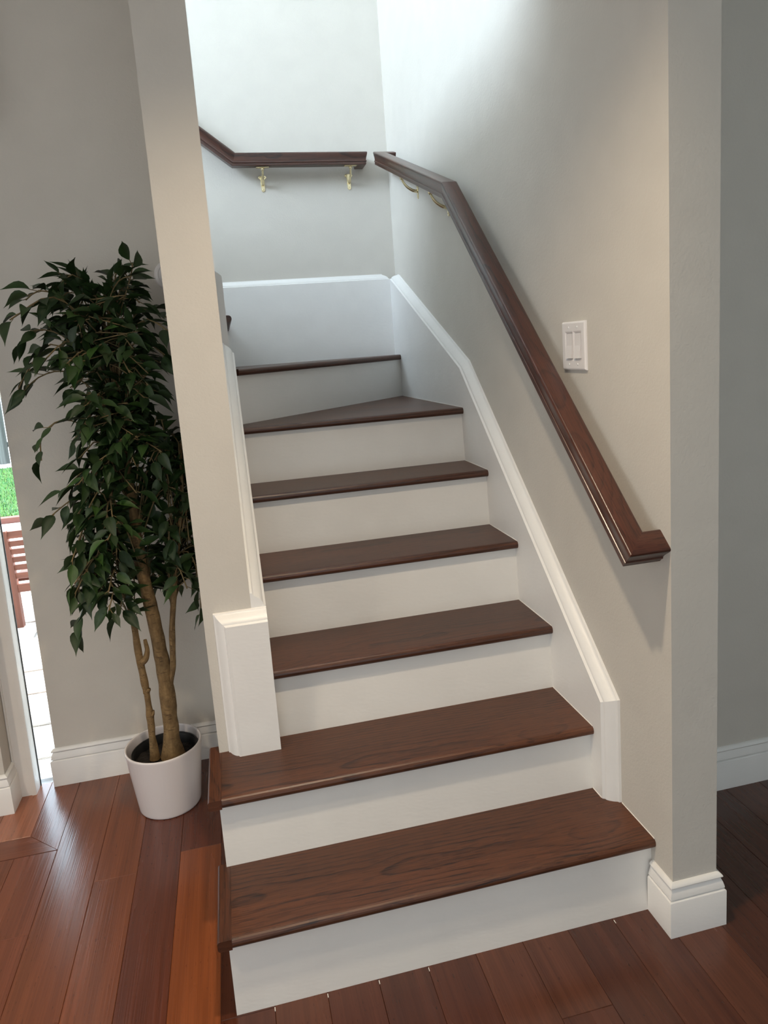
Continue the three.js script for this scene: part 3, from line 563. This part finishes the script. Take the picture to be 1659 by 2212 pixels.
mesh('trunk', trunkMain.g, M.bark, tree); mesh('trunk', merge([trunkLeft.g, stub.g, stub2.g, stub3.g]), M.bark, tree); mesh('trunk', trunkRight.g, M.bark, tree);

// leaves: a pointed oval, folded along its midrib and drooping at the tip; four variants
function leafGeo(len, wid, fold, droop, twist) {
  const rows = [[0, 0.0], [0.08, 0.40], [0.22, 0.84], [0.38, 1], [0.54, 0.88], [0.70, 0.56], [0.80, 0.30], [0.89, 0.11], [1, 0]];
  const pos = [], uv = [], idx = [];
  rows.forEach(([t, w], i) => { for (const s of [-1, 0, 1]) { const a = twist * t; const x = s * w * wid / 2, y = Math.abs(s) * w * fold * wid - droop * len * t * t; pos.push(x * Math.cos(a) - y * Math.sin(a) * 0.3, y + x * Math.sin(a), t * len); uv.push(t, 0.5 + s * 0.48 * Math.max(w, 0.05)); } if (i) { const b = i * 3, a = b - 3; idx.push(a, b, a + 1, a + 1, b, b + 1, a + 1, b + 1, a + 2, a + 2, b + 1, b + 2); } });
  const g = new THREE.BufferGeometry(); g.setAttribute('position', new THREE.Float32BufferAttribute(pos, 3)); g.setAttribute('uv', new THREE.Float32BufferAttribute(uv, 2)); g.setIndex(idx); g.computeVertexNormals(); return g;
}
const leafGeos = [leafGeo(0.082, 0.033, 0.22, 0.10, 0.2), leafGeo(0.076, 0.031, 0.32, 0.22, -0.4), leafGeo(0.068, 0.026, 0.16, 0.05, 0.5), leafGeo(0.080, 0.034, 0.40, 0.30, -0.2)];
const leafSpots = [], twigGeos = [];
function spray(pts, nLeaf, from = 0.3, r = 0.0022) { // a twig through world points, with leaves on both sides
  const c = new THREE.CatmullRomCurve3(pts.map((q) => V(q[0] - PX, q[1], q[2] - PZ)));
  const tg = new THREE.TubeGeometry(c, 10, r, 5, false); twigGeos.push(tg);
  for (let i = 0; i < nLeaf; i++) {
    const t = from + (1 - from) * (i + 0.5) / nLeaf, q = c.getPointAt(Math.min(1, t)), d = c.getTangentAt(Math.min(1, t));
    const side = V().crossVectors(d, V(0, 1, 0)).normalize().multiplyScalar(i % 2 ? 1 : -1);
    const dir = d.clone().multiplyScalar(i === nLeaf - 1 ? 1.2 : rr(0.35, 0.8)).addScaledVector(side, rr(0.35, 0.95)).add(V(rr(-0.3, 0.3), rr(-0.52, 0.46), rr(-0.35, 0.25))).normalize();
    const stalk = rr(0.010, 0.02), root = q.clone().addScaledVector(dir, stalk);
    const sg = new THREE.TubeGeometry(new THREE.LineCurve3(q, root.clone().addScaledVector(dir, 0.004)), 1, 0.0011, 4, false); twigGeos.push(sg);
    const upv = V(rr(-0.9, 0.9), 1, rr(-0.5, 0.8)).normalize();
    const z = dir, x = V().crossVectors(upv, z).normalize(), y = V().crossVectors(z, x);
    const k = rr(0.8, 1.12), m = new THREE.Matrix4().makeBasis(x.multiplyScalar(k), y.multiplyScalar(k), z.clone().multiplyScalar(k)); m.setPosition(root);
    leafSpots.push({ m, root, v: Math.floor(rnd() * 4), tip: t > 0.8 });
  }
}
{
  // outline of the crown by height: [y, left, right]; the right side grows behind the column
  const crown = [[1.78, -0.48, -0.28], [1.70, -0.56, -0.20], [1.60, -0.60, -0.16], [1.50, -0.57, -0.16], [1.40, -0.50, -0.21], [1.30, -0.51, -0.30], [1.20, -0.545, -0.20], [1.10, -0.545, -0.12], [1.00, -0.55, -0.11], [0.90, -0.53, -0.12], [0.80, -0.51, -0.14], [0.70, -0.50, -0.20]];
  const spanAt = (y) => { for (let i = 1; i < crown.length; i++) if (y >= crown[i][0]) { const [a, b] = [crown[i - 1], crown[i]], t = (y - b[0]) / (a[0] - b[0]); return [b[1] + (a[1] - b[1]) * t, b[2] + (a[2] - b[2]) * t]; } return [crown[11][1], crown[11][2]]; };
  const N = 104;
  for (let i = 0; i < N; i++) {
    let yT = 0.72 + (1.715 - 0.72) * ((i + rnd()) / N), [l, r] = spanAt(yT);
    const kx = rnd(), xT = l + (r - l) * (i % 3 === 0 ? kx * 0.35 : i % 3 === 1 ? 0.65 + kx * 0.35 : kx), low = yT < 1.08 && xT > -0.415 && xT < -0.285, zT = PZ + (low ? rr(-0.16, -0.04) : rr(-0.14, 0.20));
    const yS = Math.max(0.62, Math.min(1.62, yT - rr(0.05, 0.24))), tr = yT < 1.02 && xT > -0.30 ? trunkRight : yT < 0.95 && xT < -0.36 ? trunkLeft : trunkMain;
    let best = null; for (let t = 0; t <= 1; t += 0.02) { const q = tr.c.getPointAt(t); if (!best || Math.abs(q.y - yS) < Math.abs(best.y - yS)) best = q; }
    const S = [best.x + PX, best.y, best.z + PZ], hi = Math.max(S[1], yT) + rr(0.01, 0.05);
    const mid = [S[0] + (xT - S[0]) * 0.55, hi, S[2] + (zT - S[2]) * 0.55];
    spray([S, mid, [xT, yT - rr(0, 0.03), zT]], 9 + Math.floor(rnd() * 4), 0.22);
  }
  for (let i = 0; i < 20; i++) {
    const q = trunkLeft.c.getPointAt(rr(0.6, 0.98)), yT = rr(0.74, 1.06), xT = rr(-0.545, -0.40), zT = rr(-0.86, -0.70);
    spray([[q.x + PX, q.y, q.z + PZ], [(q.x + PX + xT) / 2, Math.max(q.y, yT) + rr(0.02, 0.06), (q.z + PZ + zT) / 2], [xT, yT, zT]], 9, 0.25);
  }
  for (let i = 0; i < 18; i++) {
    const q = trunkRight.c.getPointAt(rr(0.5, 1)), yT = rr(0.78, 1.28), xT = rr(-0.29, -0.13), zT = rr(-0.98, -0.74);
    spray([[q.x + PX, q.y, q.z + PZ], [(q.x + PX + xT) / 2, Math.max(q.y, yT) + rr(0.02, 0.06), (q.z + PZ + zT) / 2], [xT, yT, zT]], 9, 0.25);
  }
  // sprays that stand out of the outline
  spray([[-0.40, 1.44, -0.85], [-0.52, 1.53, -0.82], [-0.575, 1.48, -0.80], [-0.62, 1.41, -0.79]], 8, 0.45);
  spray([[-0.44, 1.27, -0.85], [-0.52, 1.31, -0.80], [-0.575, 1.27, -0.78], [-0.585, 1.20, -0.775]], 6, 0.45);
  spray([[-0.43, 0.82, -0.85], [-0.49, 0.80, -0.80], [-0.535, 0.74, -0.78], [-0.55, 0.655, -0.775]], 8, 0.3);
  spray([[-0.26, 0.86, -0.85], [-0.21, 0.86, -0.82], [-0.19, 0.77, -0.81], [-0.195, 0.66, -0.805]], 8, 0.35);
  spray([[-0.37, 1.55, -0.86], [-0.34, 1.66, -0.82], [-0.305, 1.70, -0.80], [-0.275, 1.705, -0.79]], 8, 0.4);
  spray([[-0.36, 1.60, -0.86], [-0.42, 1.67, -0.84], [-0.455, 1.71, -0.83], [-0.47, 1.72, -0.82]], 7, 0.4);
  spray([[-0.34, 1.58, -0.86], [-0.30, 1.66, -0.83], [-0.275, 1.72, -0.82], [-0.268, 1.745, -0.815]], 6, 0.55);
  spray([[-0.42, 1.56, -0.86], [-0.48, 1.66, -0.82], [-0.53, 1.68, -0.80], [-0.565, 1.655, -0.79]], 9, 0.35);
  spray([[-0.42, 1.46, -0.86], [-0.50, 1.56, -0.82], [-0.56, 1.57, -0.80], [-0.59, 1.54, -0.79]], 10, 0.3);
  spray([[-0.42, 1.38, -0.86], [-0.50, 1.45, -0.82], [-0.56, 1.44, -0.80], [-0.60, 1.41, -0.79]], 9, 0.3);
  spray([[-0.40, 1.05, -0.85], [-0.50, 1.08, -0.82], [-0.56, 1.05, -0.80], [-0.60, 1.02, -0.79]], 6, 0.4);
  for (let i = 0; i < 40; i++) { // leaves close to the trunk
    const y = rr(1.12, 1.64), q = trunkMain.c.getPointAt(Math.min(1, (y - 0.165) / 1.5)); spray([[q.x + PX, y, q.z + PZ], [q.x + PX + rr(-0.07, 0.07), y + rr(0, 0.05), q.z + PZ + rr(0.02, 0.12)], [q.x + PX + rr(-0.12, 0.12), y + rr(-0.05, 0.05), q.z + PZ + rr(0.05, 0.17)]], 5, 0.3, 0.0018);
  }
  mesh('twigs', merge(twigGeos), M.twig, tree).userData = { kind: 'stuff' };
  // those nearest to the room show largest
  leafSpots.forEach((s) => { s.far = s.m.elements[14] - 0.35 * s.m.elements[12] + (s.tip ? 0.05 : 0); }); leafSpots.sort((a, b) => b.far - a.far);
  const rest = [];
  leafSpots.forEach((s, i) => {
    const h = s.root.y, light = rnd(), mat = leafMats[light < 0.34 ? 0 : light < 0.62 ? 1 : light < 0.80 ? 2 : light < 0.90 ? 3 : 4];
    if (i < 300) { const o = mesh('leaf', leafGeos[s.v], mat, tree); s.m.decompose(o.position, o.quaternion, o.scale); }
    else rest.push(leafGeos[s.v].clone().applyMatrix4(s.m));
  });
  mesh('leaf_mass', merge(rest), leafMats[1], tree).userData = { kind: 'stuff' };
}

// ---------------------------------------------------------------- outside, seen through the gap of the patio door
{
  const patio = structure('patio', 'sunlit flagstone terrace outside the door');
  mesh('mortar_bed', box(-6, 1.5, -0.2, -0.128, -6.8, -1.21), M.mortar, patio);
  let zz = -1.24;
  while (zz > -6.6) {
    const dz = rr(0.28, 0.46); let x = -4.2 + rr(-0.2, 0.2);
    while (x < 0) {
      const dx = rr(0.3, 0.62), j = 0.012, c = () => rr(-0.035, 0.035), poly = [[x + j, zz - j + c() * 0.4], [x + dx - j + c(), zz - j + c() * 0.4], [x + dx - j + c(), zz - dz + j + c() * 0.4], [x + j, zz - dz + j]];
      const s = new THREE.Shape(poly.map(([a, b]) => new THREE.Vector2(a, -b)));
      const g = new THREE.ExtrudeGeometry(s, { depth: 0.02, bevelEnabled: true, bevelThickness: 0.004, bevelSize: 0.006, bevelSegments: 1 }); g.rotateX(-Math.PI / 2); g.translate(0, -0.142 + rr(-0.002, 0.002), 0);
      mesh('flagstone', uvBox(g), M.stone, patio); x += dx;
    }
    zz -= dz;
  }
  const edge = mesh('lawn_edging', box(-6, 1.5, -0.2, -0.07, -6.93, -6.82, 'x'), M.edging); edge.userData = { label: 'reddish brown edging between terrace and lawn', category: 'edging' };
  const lawn = structure('lawn_ground', 'lawn soil under the grass'); mesh('ground', box(-9, 3, -0.3, -0.125, -11.9, -6.93), M.grass, lawn);
  const bl = new THREE.ConeGeometry(0.012, 0.055, 3, 1), gm = new THREE.InstancedMesh(bl, M.blade, 14000), m4 = new THREE.Matrix4(), e = new THREE.Euler();
  for (let i = 0; i < 14000; i++) { e.set(rr(-0.5, 0.5), rr(0, 6), rr(-0.5, 0.5)); m4.makeRotationFromEuler(e); m4.setPosition(rr(-5.6, -1.4), -0.105, rr(-11.8, -6.95)); gm.setMatrixAt(i, m4); gm.setColorAt(i, new THREE.Color().setRGB(rr(0.7, 1.5), rr(0.8, 1.3), rr(0.6, 1.4))); }
  gm.name = 'grass'; gm.userData = { kind: 'stuff', label: 'short green lawn grass beyond the terrace', category: 'grass' }; gm.castShadow = gm.receiveShadow = true; scene.add(gm);
  const path = struct('garden_path', box(-9, 3, -0.3, -0.115, -12.5, -11.9), M.stone, 'pale strip of paving along the fence');
  const f = thing('garden_fence', 'weathered grey board fence behind the lawn', 'fence', [-4, -0.12, -12.55]);
  for (let i = 0; i < 16; i++) mesh('fence_board', box(-2.4 + i * 0.3, -2.4 + i * 0.3 + 0.285, 0, 1.8 + rr(-0.01, 0.01), -0.012, 0.012, 'y', [rr(0, 3), rr(0, 3)]), M.fence, f);
  for (const x of [-1.95, -0.15, 1.65]) mesh('fence_post', box(x, x + 0.09, 0, 1.85, 0.012, 0.1, 'y'), M.fence, f);
  for (const y of [0.3, 1.5]) mesh('fence_rail', box(-2.4, 2.4, y, y + 0.09, -0.06, -0.012, 'x'), M.fence, f);
  // slatted wooden garden chair
  const ch = thing('garden_chair', 'reddish slatted wooden garden chair on the sunlit terrace', 'chair', [-1.455, -0.124, -3.25]);
  const bend = (x, w) => { const c = [[0, 0], [0.015, 0.25], [0.0, 0.45], [-0.045, 0.62]], g = slab([[-0.02, 0], [0.028, 0], [0.03, 0.3], [0.016, 0.46], [-0.03, 0.64], [-0.065, 0.64], [-0.025, 0.46], [-0.015, 0.3]].map(([z, y]) => [-z, y]), 'x', x, x + w, 'y'); return c && g; };
  mesh('leg', bend(-0.03, 0.042), M.teak, ch); mesh('leg', bend(0.46, 0.042), M.teak, ch);
  mesh('leg', box(-0.03, 0.012, 0, 0.29, -0.50, -0.455, 'y'), M.teak, ch); mesh('leg', box(0.46, 0.502, 0, 0.29, -0.50, -0.455, 'y'), M.teak, ch);
  for (let i = 0; i < 6; i++) { const y = 0.325 + i * 0.053, z = 0.0 + (y > 0.4 ? (y - 0.4) * 0.2 : 0); mesh('back_slat', box(0.012, 0.46, y, y + (i === 5 ? 0.045 : 0.034), z - 0.006, z + 0.012, 'x'), M.teak, ch); }
  for (let i = 0; i < 6; i++) mesh('seat_slat', box(-0.03, 0.502, 0.29, 0.308, -0.50 + i * 0.078, -0.50 + i * 0.078 + 0.062, 'x'), M.teak, ch);
  mesh('apron', merge([box(0.012, 0.46, 0.235, 0.285, -0.012, 0.012, 'x'), box(0.012, 0.46, 0.235, 0.285, -0.49, -0.47, 'x')]), M.teak, ch);
}

// ---------------------------------------------------------------- recessed ceiling lights, out of view, placed to shade under the nosings and handrail
function can(x, z, where, power) {
  const t = thing('unseen_recessed_light', where, 'ceiling light', [x, CEIL, z]);
  const ring = new THREE.LatheGeometry([[0.062, 0.012], [0.062, -0.003], [0.080, -0.004], [0.083, 0], [0.083, 0.001]].map(([r, y]) => new THREE.Vector2(r, y)), 40); mesh('trim_ring', ring, M.can, t);
  const lens = new THREE.CylinderGeometry(0.061, 0.061, 0.004, 36); lens.translate(0, -0.0005, 0); mesh('lamp_lens', lens, M.lamp, t);
  const l = new THREE.SpotLight(lin(...CAN.color), power, 0, 1.05, 1, 2); l.position.set(x, CEIL - 0.012, z); l.target.position.set(x, 0, z);
  l.castShadow = true; l.shadow.radius = 2.2; l.shadow.mapSize.set(2048, 2048); l.shadow.bias = -0.0005; scene.add(l, l.target);
}
can(0.13, 0.3, 'unseen round recessed ceiling light just in front of the stairs', CAN.power);
can(-1.43, 0.5, 'unseen round recessed ceiling light left of the stairs', CAN.power * 1.1);

renderer.render(scene, camera);
